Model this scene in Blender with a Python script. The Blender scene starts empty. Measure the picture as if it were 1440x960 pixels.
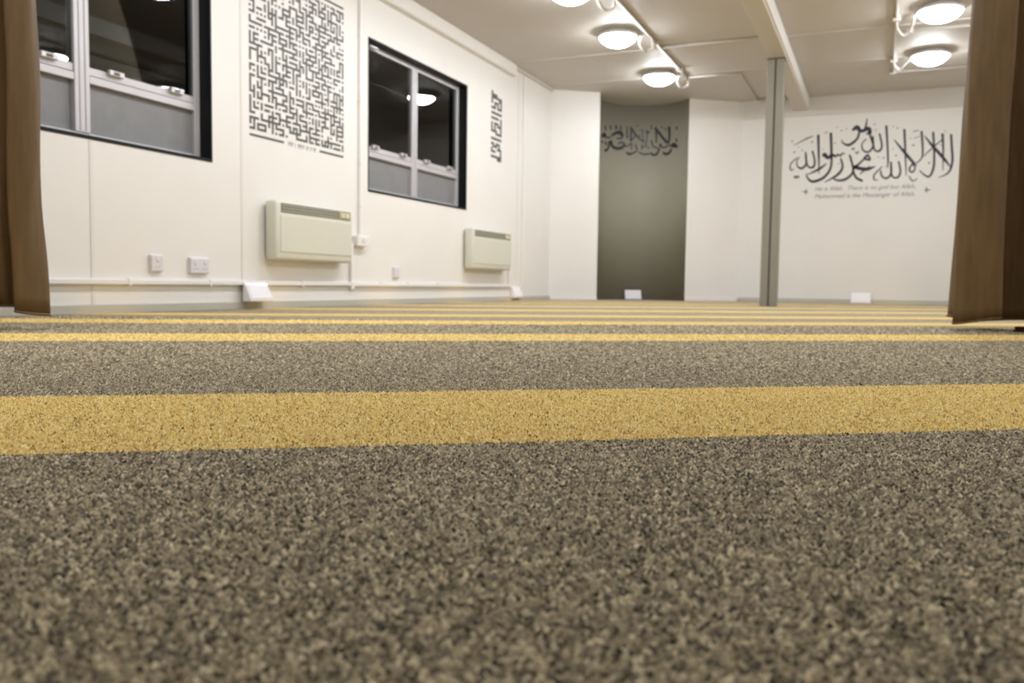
import bpy, bmesh, math, random
import numpy as np
from mathutils import Vector, Matrix

scene = bpy.context.scene
col = scene.collection
random.seed(7)
rng = np.random.default_rng(11)

# ------------------------------------------------------------------ camera
CAM_H = 0.17
YAW, PITCH, ROLL = 0.405, -0.0672, 0.0135
cam_data = bpy.data.cameras.new('camera')
cam = bpy.data.objects.new('camera', cam_data)
col.objects.link(cam)
cam_data.sensor_width = 36.0
cam_data.lens = 30.0
cam_data.clip_start = 0.02
cam_data.clip_end = 60
cam.location = (0, 0, CAM_H)
cam.rotation_euler = (Matrix.Rotation(YAW, 3, 'Z') @ Matrix.Rotation(math.pi / 2 + PITCH, 3, 'X')
                      @ Matrix.Rotation(ROLL, 3, 'Z')).to_euler()
cam_data.dof.use_dof = True
cam_data.dof.focus_distance = 1.15
cam_data.dof.aperture_fstop = 7.0
scene.camera = cam

# ------------------------------------------------------------------ world: night outside
world = bpy.data.worlds.new('night_sky')
scene.world = world
world.use_nodes = True
world.node_tree.nodes['Background'].inputs['Color'].default_value = (0.010, 0.012, 0.018, 1)
world.node_tree.nodes['Background'].inputs['Strength'].default_value = 0.15

scene.view_settings.view_transform = 'Standard'
scene.view_settings.look = 'None'
scene.view_settings.gamma = 1.0
scene.view_settings.use_curve_mapping = False
scene.view_settings.exposure = 0.0
LAMP_STRENGTH = 72.0
LAMP_COLOUR = (0.965, 1.0, 1.05)

# ------------------------------------------------------------------ dimensions (metres)
XL, XR = -3.45, 1.65          # left and right walls
YR, YB = -1.6, 10.46          # rear wall behind the camera, back wall
HC = 2.346                    # ceiling height
M0, M1 = Vector((-3.45, 9.08)), Vector((-1.567, 10.46))   # slanting niche wall
ME = (M1 - M0).normalized()
MN = Vector((-ME.y, ME.x))    # points behind the niche wall
SD = Vector((0.819, 0.574))   # direction of the carpet stripes
SN = Vector((-0.574, 0.819))  # across the stripes, away from the camera

# ------------------------------------------------------------------ materials
def new_mat(name):
    m = bpy.data.materials.new(name)
    m.use_nodes = True
    nt = m.node_tree
    return m, nt, nt.nodes['Principled BSDF']

def paint(name, c, rough=0.5, noise=0.04, scale=6.0, bump=0.0, bscale=200.0, metallic=0.0, spec=0.5, coat=0.0):
    m, nt, b = new_mat(name)
    b.inputs['Roughness'].default_value = rough
    b.inputs['Metallic'].default_value = metallic
    b.inputs['Specular IOR Level'].default_value = spec
    b.inputs['Coat Weight'].default_value = coat
    tc = nt.nodes.new('ShaderNodeTexCoord')
    n = nt.nodes.new('ShaderNodeTexNoise')
    n.inputs['Scale'].default_value = scale
    n.inputs['Detail'].default_value = 4
    nt.links.new(tc.outputs['Object'], n.inputs['Vector'])
    r = nt.nodes.new('ShaderNodeValToRGB')
    r.color_ramp.elements[0].position = 0.3
    r.color_ramp.elements[1].position = 0.7
    r.color_ramp.elements[0].color = tuple(x * (1 - noise) for x in c) + (1,)
    r.color_ramp.elements[1].color = tuple(min(1, x * (1 + noise)) for x in c) + (1,)
    nt.links.new(n.outputs['Fac'], r.inputs['Fac'])
    nt.links.new(r.outputs['Color'], b.inputs['Base Color'])
    if bump:
        n2 = nt.nodes.new('ShaderNodeTexNoise')
        n2.inputs['Scale'].default_value = bscale
        n2.inputs['Detail'].default_value = 2
        nt.links.new(tc.outputs['Object'], n2.inputs['Vector'])
        bp = nt.nodes.new('ShaderNodeBump')
        bp.inputs['Strength'].default_value = bump
        bp.inputs['Distance'].default_value = 0.002
        nt.links.new(n2.outputs['Fac'], bp.inputs['Height'])
        nt.links.new(bp.outputs['Normal'], b.inputs['Normal'])
    return m

M_WALL = paint('white_wall_paint', (0.80, 0.772, 0.738), 0.55, 0.012, 3, 0.15, 120)
M_BACK = paint('white_back_wall_paint', (0.74, 0.715, 0.68), 0.6, 0.012, 3, 0.15, 120)
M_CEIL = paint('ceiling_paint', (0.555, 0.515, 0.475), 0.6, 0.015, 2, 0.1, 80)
M_PIPE = paint('ceiling_conduit_paint', (0.60, 0.56, 0.51), 0.45, 0.015, 4)
M_HEADER = paint('header_paint', (0.62, 0.585, 0.54), 0.6, 0.01, 3)
M_STRIP = paint('cover_strip_paint', (0.755, 0.725, 0.69), 0.5, 0.01, 3)
M_NICHE = paint('niche_grey_paint', (0.315, 0.30, 0.235), 0.6, 0.02, 4)
M_SKIRT = paint('skirting_grey', (0.50, 0.475, 0.41), 0.5, 0.02, 4)
M_WPLASTIC = paint('white_plastic', (0.82, 0.79, 0.77), 0.35, 0.01, 5)
M_SOCKET = paint('socket_plastic', (0.72, 0.68, 0.72), 0.3, 0.01, 5)
M_BOX = paint('gloss_white_plastic', (0.86, 0.84, 0.88), 0.12, 0.01, 5, coat=0.5)
M_HEATER = paint('heater_enamel', (0.66, 0.645, 0.55), 0.4, 0.01, 4)
M_HEATER_EDGE = paint('heater_edge_enamel', (0.56, 0.545, 0.42), 0.4, 0.01, 4)
M_GRILLE = paint('heater_grille', (0.17, 0.165, 0.135), 0.5, 0.05, 20)
M_DIAL = paint('heater_dial', (0.55, 0.50, 0.28), 0.4, 0.03, 20)
M_BLACK = paint('black_frame_paint', (0.006, 0.006, 0.007), 0.45, 0.05, 8, spec=0.2)
M_ALU = paint('window_aluminium', (0.56, 0.54, 0.56), 0.42, 0.02, 8, metallic=0.25)
M_GROOVE = paint('window_gasket', (0.30, 0.29, 0.30), 0.5, 0.02, 8)
M_LATCH = paint('latch_metal', (0.62, 0.60, 0.60), 0.35, 0.02, 8, metallic=0.4)
M_LATCHD = paint('latch_dark', (0.10, 0.09, 0.08), 0.5, 0.02, 8)
M_PANEL = paint('grey_spandrel_panel', (0.215, 0.215, 0.22), 0.5, 0.05, 14)
M_VINYL = paint('black_vinyl', (0.022, 0.022, 0.026), 0.5, 0.05, 9)
M_VINYL_K = paint('dark_vinyl', (0.070, 0.067, 0.060), 0.5, 0.05, 9)
M_VINYL_G = paint('grey_vinyl', (0.20, 0.19, 0.19), 0.5, 0.05, 9)
M_COLUMN = paint('column_paint', (0.245, 0.222, 0.178), 0.45, 0.015, 5)
M_SEAM = paint('column_seam', (0.09, 0.085, 0.075), 0.6, 0.05, 5)
M_BEAM = paint('beam_paint', (0.60, 0.555, 0.50), 0.5, 0.01, 3)
M_RED = paint('dark_red_cloth', (0.055, 0.004, 0.010), 0.8, 0.1, 60)
M_LINT = paint('dark_lint', (0.03, 0.025, 0.02), 0.8, 0.1, 60)
M_RIM = paint('lamp_rim', (0.80, 0.77, 0.72), 0.4, 0.01, 5)

# glass: reflects like glass, otherwise lets the night through
M_GLASS, nt, b = new_mat('window_glass')
nt.nodes.remove(b)
out = nt.nodes['Material Output']
fr = nt.nodes.new('ShaderNodeFresnel'); fr.inputs['IOR'].default_value = 1.42
gl = nt.nodes.new('ShaderNodeBsdfGlossy'); gl.inputs['Roughness'].default_value = 0.01
tr = nt.nodes.new('ShaderNodeBsdfTransparent'); tr.inputs['Color'].default_value = (0.75, 0.78, 0.77, 1)
mx = nt.nodes.new('ShaderNodeMixShader')
nt.links.new(fr.outputs['Fac'], mx.inputs['Fac'])
nt.links.new(tr.outputs[0], mx.inputs[1]); nt.links.new(gl.outputs[0], mx.inputs[2])
nt.links.new(mx.outputs[0], out.inputs['Surface'])

# lamp diffuser
M_LAMP, nt, b = new_mat('lit_opal_glass')
b.inputs['Base Color'].default_value = (0.9, 0.87, 0.8, 1)
b.inputs['Emission Color'].default_value = LAMP_COLOUR + (1,)
b.inputs['Emission Strength'].default_value = LAMP_STRENGTH

# curtain: brown satin
def curtain_mat():
    m, nt, b = new_mat('brown_curtain_satin')
    b.inputs['Roughness'].default_value = 0.5
    b.inputs['Sheen Weight'].default_value = 0.05
    b.inputs['Sheen Tint'].default_value = (0.6, 0.45, 0.3, 1)
    tc = nt.nodes.new('ShaderNodeTexCoord')
    w = nt.nodes.new('ShaderNodeTexNoise'); w.inputs['Scale'].default_value = 40; w.inputs['Detail'].default_value = 6
    mp = nt.nodes.new('ShaderNodeMapping'); mp.inputs['Scale'].default_value = (1, 1, 0.12)
    nt.links.new(tc.outputs['Object'], mp.inputs['Vector']); nt.links.new(mp.outputs[0], w.inputs['Vector'])
    r = nt.nodes.new('ShaderNodeValToRGB')
    r.color_ramp.elements[0].color = (0.185, 0.112, 0.045, 1); r.color_ramp.elements[0].position = 0.3
    r.color_ramp.elements[1].color = (0.245, 0.152, 0.064, 1); r.color_ramp.elements[1].position = 0.7
    nt.links.new(w.outputs['Fac'], r.inputs['Fac']); nt.links.new(r.outputs['Color'], b.inputs['Base Color'])
    tl = nt.nodes.new('ShaderNodeBsdfTranslucent'); nt.links.new(r.outputs['Color'], tl.inputs['Color'])
    ms = nt.nodes.new('ShaderNodeMixShader'); ms.inputs['Fac'].default_value = 0.3     # thin cloth lets some light through
    nt.links.new(b.outputs[0], ms.inputs[1]); nt.links.new(tl.outputs[0], ms.inputs[2])
    nt.links.new(ms.outputs[0], nt.nodes['Material Output'].inputs['Surface'])
    return m
M_CURTAIN = curtain_mat()

# carpet: heathered yarn; the pile near the camera takes one random yarn shade for each tuft
GREY_RAMP = [(0.0, (0.016, 0.012, 0.008)), (0.25, (0.085, 0.064, 0.038)), (0.5, (0.275, 0.218, 0.134)),
             (0.78, (0.48, 0.392, 0.243)), (1.0, (0.74, 0.625, 0.41))]
GOLD_RAMP = [(0.0, (0.36, 0.20, 0.035)), (0.25, (0.74, 0.465, 0.10)), (0.6, (0.96, 0.66, 0.18)), (1.0, (1.0, 0.86, 0.38))]

def set_ramp(r, stops):
    els = r.color_ramp.elements
    while len(els) > 2:
        els.remove(els[-1])
    els[0].position, els[0].color = stops[0][0], stops[0][1] + (1,)
    els[1].position, els[1].color = stops[-1][0], stops[-1][1] + (1,)
    for p, c in stops[1:-1]:
        e = els.new(p); e.color = c + (1,)

def carpet_mat(name, stops, per_tuft):
    m, nt, b = new_mat(name)
    b.inputs['Roughness'].default_value = 0.9
    b.inputs['Specular IOR Level'].default_value = 0.15
    b.inputs['Sheen Weight'].default_value = 0.35
    b.inputs['Sheen Roughness'].default_value = 0.6
    b.inputs['Sheen Tint'].default_value = (0.9, 0.82, 0.65, 1)
    r = nt.nodes.new('ShaderNodeValToRGB')
    set_ramp(r, stops)
    if per_tuft:
        a = nt.nodes.new('ShaderNodeAttribute'); a.attribute_name = 'yarn'
        nt.links.new(a.outputs['Fac'], r.inputs['Fac'])
    else:
        tc = nt.nodes.new('ShaderNodeTexCoord')
        v = nt.nodes.new('ShaderNodeTexVoronoi'); v.inputs['Scale'].default_value = 230
        nt.links.new(tc.outputs['Object'], v.inputs['Vector'])
        sep = nt.nodes.new('ShaderNodeSeparateColor')
        nt.links.new(v.outputs['Color'], sep.inputs[0])
        n = nt.nodes.new('ShaderNodeTexNoise'); n.inputs['Scale'].default_value = 60; n.inputs['Detail'].default_value = 3
        nt.links.new(tc.outputs['Object'], n.inputs['Vector'])
        mixn = nt.nodes.new('ShaderNodeMix'); mixn.data_type = 'FLOAT'; mixn.inputs[0].default_value = 0.2
        nt.links.new(sep.outputs[0], mixn.inputs[2]); nt.links.new(n.outputs['Fac'], mixn.inputs[3])
        nt.links.new(mixn.outputs[0], r.inputs['Fac'])
        bp = nt.nodes.new('ShaderNodeBump'); bp.inputs['Strength'].default_value = 0.7; bp.inputs['Distance'].default_value = 0.003
        nt.links.new(v.outputs['Distance'], bp.inputs['Height']); bp.invert = True
        nt.links.new(bp.outputs['Normal'], b.inputs['Normal'])
    nt.links.new(r.outputs['Color'], b.inputs['Base Color'])
    return m
M_CARPET = carpet_mat('grey_carpet', [(p, tuple(0.90 * x for x in c)) for p, c in GREY_RAMP], False)  # flat carpet dimmed: the tufts' self-shadow is put into the colour
M_GOLD = carpet_mat('gold_carpet', [(p, tuple(0.80 * x for x in c)) for p, c in GOLD_RAMP], False)  # likewise darkened for the shade between tufts that flat bands lack
M_PILE = carpet_mat('grey_carpet_yarn', GREY_RAMP, True)
M_GOLDPILE = carpet_mat('gold_carpet_yarn', GOLD_RAMP, True)

# ------------------------------------------------------------------ mesh helpers
class MB:
    def __init__(self):
        self.v, self.f = [], []
    def add(self, vs, fs):
        o = len(self.v)
        self.v += [tuple(p) for p in vs]
        self.f += [tuple(i + o for i in f) for f in fs]
        return self
    def box(self, x0, x1, y0, y1, z0, z1):
        vs = [(x0, y0, z0), (x1, y0, z0), (x1, y1, z0), (x0, y1, z0), (x0, y0, z1), (x1, y0, z1), (x1, y1, z1), (x0, y1, z1)]
        return self.add(vs, [(0, 3, 2, 1), (4, 5, 6, 7), (0, 1, 5, 4), (1, 2, 6, 5), (2, 3, 7, 6), (3, 0, 4, 7)])
    def prism(self, poly, z0, z1):
        n = len(poly)
        vs = [(p[0], p[1], z0) for p in poly] + [(p[0], p[1], z1) for p in poly]
        fs = [tuple(range(n - 1, -1, -1)), tuple(range(n, 2 * n))] + [(i, (i + 1) % n, n + (i + 1) % n, n + i) for i in range(n)]
        return self.add(vs, fs)
    def tube(self, pts, r, seg=8):
        pts = [Vector(p) for p in pts]
        rings = []
        up = Vector((0, 0, 1))
        for i, p in enumerate(pts):
            t = (pts[min(i + 1, len(pts) - 1)] - pts[max(i - 1, 0)]).normalized()
            a = t.cross(up) if abs(t.z) < 0.95 else t.cross(Vector((1, 0, 0)))
            a.normalize(); bb = t.cross(a)
            rings.append([p + r * (a * math.cos(k * 2 * math.pi / seg) + bb * math.sin(k * 2 * math.pi / seg)) for k in range(seg)])
        vs = [q for ring in rings for q in ring]
        fs = []
        for i in range(len(pts) - 1):
            for k in range(seg):
                fs.append((i * seg + k, i * seg + (k + 1) % seg, (i + 1) * seg + (k + 1) % seg, (i + 1) * seg + k))
        fs.append(tuple(range(seg - 1, -1, -1)))
        fs.append(tuple((len(pts) - 1) * seg + k for k in range(seg)))
        return self.add(vs, fs)
    def build(self, name, m, parent=None, smooth=False, bevel=0.0, origin=None, segs=2):
        me = bpy.data.meshes.new(name)
        vs = self.v
        if origin is not None:
            vs = [(p[0] - origin[0], p[1] - origin[1], p[2] - origin[2]) for p in vs]
        me.from_pydata(vs, [], self.f)
        if bevel:
            bm = bmesh.new(); bm.from_mesh(me)
            bmesh.ops.recalc_face_normals(bm, faces=bm.faces[:])
            bmesh.ops.bevel(bm, geom=bm.edges[:], offset=bevel, segments=segs, affect='EDGES', profile=0.5)
            bm.to_mesh(me); bm.free()
        else:
            bm = bmesh.new(); bm.from_mesh(me)
            bmesh.ops.recalc_face_normals(bm, faces=bm.faces[:])
            bm.to_mesh(me); bm.free()
        if smooth:
            me.polygons.foreach_set('use_smooth', [True] * len(me.polygons))
        me.materials.append(m)
        ob = bpy.data.objects.new(name, me)
        col.objects.link(ob)
        if origin is not None:
            ob.location = origin
        if parent is not None:
            ob.parent = parent
            if origin is None and parent.location.length > 0:
                ob.matrix_parent_inverse = Matrix.Translation(-parent.location)
        return ob

def tag(o, label, cat, group=None, kind=None):
    o['label'] = label
    o['category'] = cat
    if group: o['group'] = group
    if kind: o['kind'] = kind
    return o

def empty(name, loc, rz=0.0):
    o = bpy.data.objects.new(name, None)
    o.location = loc
    o.rotation_euler = (0, 0, rz)
    o.empty_display_size = 0.1
    col.objects.link(o)
    return o

def under(child, root):            # child built in world coordinates, kept in place under an unrotated root
    child.parent = root
    child.matrix_parent_inverse = Matrix.Translation(-Vector(root.location))
    return child

def box_part(name, m, root, *dims, bevel=0.0):
    o = MB().box(*dims).build(name, m, bevel=bevel)
    return under(o, root) if root is not None else o

def lathe(profile, seg=48):
    mb = MB()
    vs, fs = [], []
    for r, z in profile:
        for k in range(seg):
            a = 2 * math.pi * k / seg
            vs.append((r * math.cos(a), r * math.sin(a), z))
    for i in range(len(profile) - 1):
        for k in range(seg):
            fs.append((i * seg + k, i * seg + (k + 1) % seg, (i + 1) * seg + (k + 1) % seg, (i + 1) * seg + k))
    return mb.add(vs, fs)

# ------------------------------------------------------------------ floor and carpet stripes
ROOM = [Vector((XL, YR)), Vector((XR, YR)), Vector((XR, YB)), Vector((M1.x, YB)), Vector((M0.x, M0.y))]
NC = (M0 + ME * 0.572 + M0 + ME * 1.662) / 2       # niche centre on the wall line
NR = 0.545                                          # niche radius
NA, NBp = NC - ME * NR, NC + ME * NR

def arc(r, n=24, a0=0.0, a1=math.pi, c=None):
    c = NC if c is None else c
    return [c + ME * (r * math.cos(a0 + (a1 - a0) * i / n)) + MN * (r * math.sin(a0 + (a1 - a0) * i / n)) for i in range(n + 1)]

floor_poly = ROOM[:4] + arc(NR)[0:1] + arc(NR)[1:-1] + arc(NR)[-1:] + ROOM[4:]
floor = MB().prism([(p.x, p.y) for p in floor_poly], -0.08, 0.0).build('floor', M_CARPET)
tag(floor, 'grey-beige flecked carpet floor crossed by gold bands', 'floor', kind='structure')

def clip(poly, p, n):              # keep the side where (q-p).n >= 0
    res = []
    for i in range(len(poly)):
        a, b = poly[i], poly[(i + 1) % len(poly)]
        da, db = (a - p).dot(n), (b - p).dot(n)
        if da >= 0: res.append(a)
        if (da >= 0) != (db >= 0): res.append(a + (b - a) * (da / (da - db)))
    return res

STRIPES = [(-0.62, -0.22), (0.883, 1.311), (2.47, 2.80), (3.49, 3.82), (4.28, 4.58), (5.24, 5.54), (6.28, 6.58), (7.28, 7.58), (8.28, 8.58)]
stripe_objs = []
for s0, s1 in STRIPES:
    pl = clip(clip(ROOM, SN * s0, SN), SN * s1, -SN)
    o = MB().prism([(p.x, p.y) for p in pl], -0.01, 0.0015).build('stripe', M_GOLD, floor)
    stripe_objs.append(o)
stripe_objs[1]['label'] = 'wide gold carpet band nearest the camera'

# pile: short yarn tufts around the viewpoint, one shade each
def tufts(v0, v1, step, h, rad, fin, fout):
    fwd = np.array([-math.sin(YAW), math.cos(YAW)]); rgt = np.array([math.cos(YAW), math.sin(YAW)])
    v = np.arange(v0, v1, step)
    lat = np.arange(-1.1 * v1 - 0.3, 1.1 * v1 + 0.3, step)
    V, L = np.meshgrid(v, lat, indexing='ij')
    # full density in the middle, thinning out towards the rims so no edge shows
    prob = np.clip(1 - (np.abs(L) - (0.64 * V + 0.05)) / (0.30 * V + 0.2), 0, 1)
    prob *= np.clip((V - v0) / fin, 0, 1) * np.clip((v1 - V) / fout, 0, 1)
    keep = rng.random(V.shape) < prob
    V, L = V[keep], L[keep]
    V = V + rng.uniform(-0.55, 0.55, V.size) * step
    L = L + rng.uniform(-0.55, 0.55, L.size) * step
    xy = V[:, None] * fwd + L[:, None] * rgt
    ok = (xy[:, 0] > XL + 0.05) & (xy[:, 0] < XR - 0.05)
    xy = xy[ok]
    s = xy @ np.array([SN.x, SN.y])
    return xy, s, h, rad

def pile_object(name, m, parent, sets):
    P, U = [], []
    for xy, h, rad in sets:
        n = len(xy)
        a = rng.uniform(0, 2 * math.pi, n)
        rr = rad * rng.uniform(0.75, 1.2, n)
        hh = h * rng.uniform(0.45, 1.25, n)
        lean = rng.normal(0, 0.45, (n, 2)) * rad
        pts = np.zeros((n, 5, 3))
        for k in range(4):                      # a yarn loop lies longer one way than the other
            w = rr * (1.35 if k % 2 == 0 else 0.75)
            pts[:, k, 0] = xy[:, 0] + w * np.cos(a + k * math.pi / 2)
            pts[:, k, 1] = xy[:, 1] + w * np.sin(a + k * math.pi / 2)
        pts[:, 4, :2] = xy + lean
        pts[:, 4, 2] = hh
        P.append(pts.reshape(-1, 3))
        u = np.clip(rng.normal(0.50, 0.29, n), 0, 1)
        U.append(np.repeat(u, 5))
    P = np.concatenate(P); U = np.concatenate(U)
    n = len(P) // 5
    base = (np.arange(n) * 5)[:, None]
    F = np.concatenate([base + [0, 1, 4], base + [1, 2, 4], base + [2, 3, 4], base + [3, 0, 4]], 1).reshape(-1)
    me = bpy.data.meshes.new(name)
    me.vertices.add(len(P)); me.vertices.foreach_set('co', P.astype(np.float32).ravel())
    me.loops.add(len(F)); me.loops.foreach_set('vertex_index', F.astype(np.int32))
    me.polygons.add(len(F) // 3)
    me.polygons.foreach_set('loop_start', (np.arange(len(F) // 3) * 3).astype(np.int32))
    me.update(calc_edges=True)
    at = me.attributes.new('yarn', 'FLOAT', 'POINT')
    at.data.foreach_set('value', U.astype(np.float32))
    me.materials.append(m)
    o = bpy.data.objects.new(name, me)
    col.objects.link(o)
    o.parent = parent
    o['kind'] = 'stuff'
    return o

zones = [tufts(0.16, 1.90, 0.0030, 0.0030, 0.0024, 0.08, 0.5), tufts(1.40, 3.9, 0.0056, 0.0034, 0.0043, 0.5, 1.3)]
grey_sets, gold_sets = [], {}
for xy, s, h, rad in zones:
    inside = np.zeros(len(s), bool)
    wob = s + rng.normal(0, 0.0012, len(s))
    for i, (s0, s1) in enumerate(STRIPES):
        k = (wob > s0) & (wob < s1)
        inside |= k
        if k.any(): gold_sets.setdefault(i, []).append((xy[k], h + 0.0012, rad))
    grey_sets.append((xy[~inside], h, rad))
pile_object('carpet_pile', M_PILE, floor, grey_sets)
for i, sets in gold_sets.items():
    pile_object('carpet_pile', M_GOLDPILE, stripe_objs[i], sets)

# ------------------------------------------------------------------ ceiling and walls
ceil_poly = floor_poly
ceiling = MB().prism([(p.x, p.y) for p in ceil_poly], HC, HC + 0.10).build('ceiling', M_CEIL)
tag(ceiling, 'off-white panelled ceiling above the prayer hall', 'ceiling', kind='structure')
for y in (7.88, 8.93, 5.78, 3.68, 1.58):
    MB().box(XL + 0.06, -1.0, y - 0.022, y + 0.022, HC - 0.008, HC + 0.002).build('joint_strip', M_CEIL, ceiling)
    MB().box(-0.82, XR, y - 0.022, y + 0.022, HC - 0.008, HC + 0.002).build('joint_strip', M_CEIL, ceiling)

W1 = (2.205, 3.765, 0.824, 1.93)
W2 = (5.345, 6.958, 0.828, 1.932)
mb = MB()
ys = [YR, W1[0], W1[1], W2[0], W2[1], M0.y]
TW = 0.16
for i in range(5):
    y0, y1 = ys[i], ys[i + 1]
    w = {1: W1, 3: W2}.get(i)
    if w:
        mb.box(XL - TW, XL, y0, y1, 0, w[2]); mb.box(XL - TW, XL, y0, y1, w[3], HC)
    else:
        mb.box(XL - TW, XL, y0, y1, 0, HC)
wall_left = mb.build('wall_left', M_WALL)
tag(wall_left, 'long white left wall with two dark windows', 'wall', kind='structure')
for y, z0, z1 in ((2.962, 0.05, 0.82), (4.006, 0.05, 2.23), (8.13, 0.05, 2.30)):
    MB().box(XL, XL + 0.003, y - 0.009, y + 0.009, z0, z1).build('joint_strip', M_STRIP, wall_left)

wall_back = MB().box(M1.x - 0.02, XR, YB, YB + 0.12, 0, HC).build('wall_back', M_BACK)
tag(wall_back, 'white back wall behind the column with black calligraphy', 'wall', kind='structure')
MB().box(M1.x + 0.01, XR, YB - 0.018, YB + 0.001, 2.135, HC).build('header_board', M_HEADER, wall_back)

wn = MB()
def seg_wall(mbx, a, b, th):
    n = Vector((-(b - a).normalized().y, (b - a).normalized().x))
    mbx.prism([(a.x, a.y), (b.x, b.y), (b.x + n.x * th, b.y + n.y * th), (a.x + n.x * th, a.y + n.y * th)], 0, HC)
seg_wall(wn, M0, NA, 0.05)
seg_wall(wn, NBp, M1, 0.05)
wall_niche = wn.build('wall_niche', M_WALL)
tag(wall_niche, 'white slanting wall either side of the grey prayer niche', 'wall', kind='structure')
ri, ro_ = arc(NR, 40), arc(NR + 0.05, 40)
nb = MB()
n = len(ri)
vs = [(p.x, p.y, z) for z in (0, HC) for p in ri] + [(p.x, p.y, z) for z in (0, HC) for p in ro_]
fs = []
for i in range(n - 1):
    fs += [(i, i + 1, n + i + 1, n + i), (2 * n + i, 3 * n + i, 3 * n + i + 1, 2 * n + i + 1), (i, 2 * n + i, 2 * n + i + 1, i + 1), (n + i, n + i + 1, 3 * n + i + 1, 3 * n + i)]
nb.add(vs, fs)
niche = nb.build('niche_lining', M_NICHE, wall_niche, smooth=False)
niche['label'] = 'grey curved lining of the prayer niche'
for p in niche.data.polygons: p.use_smooth = abs(p.normal.z) < 0.5

wall_right = MB().box(XR, XR + 0.12, YR, YB + 0.1, 0, HC).build('wall_right', M_WALL)
tag(wall_right, 'plain white right wall beyond the brown curtain', 'wall', kind='structure')
wall_rear = MB().box(XL - TW, XR + 0.12, YR - 0.12, YR, 0, HC).build('wall_rear', M_WALL)
tag(wall_rear, 'plain white wall behind the viewpoint', 'wall', kind='structure')

# skirting
sk = MB().box(XL, XL + 0.014, YR, M0.y, 0, 0.045).build('baseboard_left', M_SKIRT, bevel=0.003)
tag(sk, 'low grey skirting along the left wall', 'skirting', kind='structure')
sk = MB().box(M1.x + 0.01, XR, YB - 0.014, YB, 0, 0.05).build('baseboard_back', M_SKIRT, bevel=0.003)
tag(sk, 'low grey skirting along the back wall', 'skirting', kind='structure')
sb = MB()
for a, b in ((M0 + ME * 0.02, NA), (NBp, M1 - ME * 0.02)):
    sb.prism([(a.x, a.y), (b.x, b.y), (b.x - MN.x * 0.012, b.y - MN.y * 0.012), (a.x - MN.x * 0.012, a.y - MN.y * 0.012)], 0, 0.03)
sk = sb.build('baseboard_niche', M_WPLASTIC)
tag(sk, 'low white skirting at the foot of the niche wall', 'skirting', kind='structure')

# ------------------------------------------------------------------ windows
def window(name, w, label):
    y0, y1, z0, z1 = w
    root = empty(name, (XL, (y0 + y1) / 2, z0))
    tag(root, label, 'window', kind='structure')
    gx = XL - 0.075                     # front of the aluminium frame
    t = 0.010
    # black lining of the recess, and the thin black edge around it
    box_part('reveal_jamb', M_BLACK, root, XL - 0.13, XL + 0.003, y0, y0 + t, z0, z1)
    box_part('reveal_jamb', M_BLACK, root, XL - 0.13, XL + 0.003, y1 - t, y1, z0, z1)
    box_part('reveal_head', M_BLACK, root, XL - 0.13, XL + 0.003, y0 + t, y1 - t, z1 - t, z1)
    box_part('reveal_sill', M_BLACK, root, XL - 0.13, XL + 0.003, y0 + t, y1 - t, z0, z0 + 0.018)
    fy0, fy1, fz0, fz1 = y0 + t, y1 - t, z0 + 0.018, z1 - t
    F = 0.042
    fx0, fx1 = gx - 0.05, gx
    box_part('frame_stile', M_ALU, root, fx0, fx1, fy0, fy0 + F, fz0, fz1, bevel=0.003)
    box_part('frame_stile', M_ALU, root, fx0, fx1, fy1 - F, fy1, fz0, fz1, bevel=0.003)
    box_part('frame_rail', M_ALU, root, fx0, fx1, fy0 + F, fy1 - F, fz1 - 0.036, fz1, bevel=0.003)
    box_part('frame_rail', M_ALU, root, fx0, fx1, fy0 + F, fy1 - F, fz0, fz0 + 0.022, bevel=0.003)
    ym = (y0 + y1) / 2
    mu = box_part('mullion', M_ALU, root, fx0, fx1 + 0.004, ym - 0.043, ym + 0.043, fz0 + 0.022, fz1 - 0.036, bevel=0.004)
    for dy in (-0.016, 0.016):
        g = box_part('groove', M_GROOVE, None, fx1 + 0.0035, fx1 + 0.005, ym + dy - 0.003, ym + dy + 0.003, fz0 + 0.03, fz1 - 0.045)
        g.parent = mu
    zt = 1.103
    for a, b in ((fy0 + F, ym - 0.043), (ym + 0.043, fy1 - F)):
        box_part('transom', M_ALU, root, fx0, fx1 + 0.002, a, b, zt, zt + 0.036, bevel=0.003)
        sr = box_part('sash_rail', M_ALU, root, fx0, fx1 - 0.004, a, b, zt + 0.040, zt + 0.078, bevel=0.003)
        box_part('gasket', M_GROOVE, root, fx0, fx1 - 0.008, a, b, zt + 0.036, zt + 0.040)
        box_part('glass_pane', M_GLASS, root, gx - 0.018, gx - 0.012, a, b, zt + 0.078, fz1 - 0.036)
        box_part('lower_panel', M_PANEL, root, gx - 0.036, gx - 0.024, a, b, fz0 + 0.022, zt)
        L = b - a
        for c in (0.22, 0.80):
            yy = a + c * L
            la = box_part('latch', M_LATCH, root, fx1 - 0.004, fx1 + 0.018, yy - 0.045, yy + 0.045, zt + 0.064, zt + 0.090, bevel=0.004)
            lv = box_part('latch_pin', M_LATCHD, None, fx1 + 0.016, fx1 + 0.021, yy - 0.02, yy + 0.014, zt + 0.070, zt + 0.083, bevel=0.002)
            lv.parent = la
    return root
window('window_1', W1, 'dark night window partly behind the left curtain, nearest the camera')
w2 = window('window_2', W2, 'dark night window beyond the first heater, with a lamp reflected')
box_part('stay', M_LATCH, w2, XL - 0.06, XL - 0.045, 5.45, 5.56, 1.893, 1.908, bevel=0.003)

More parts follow.
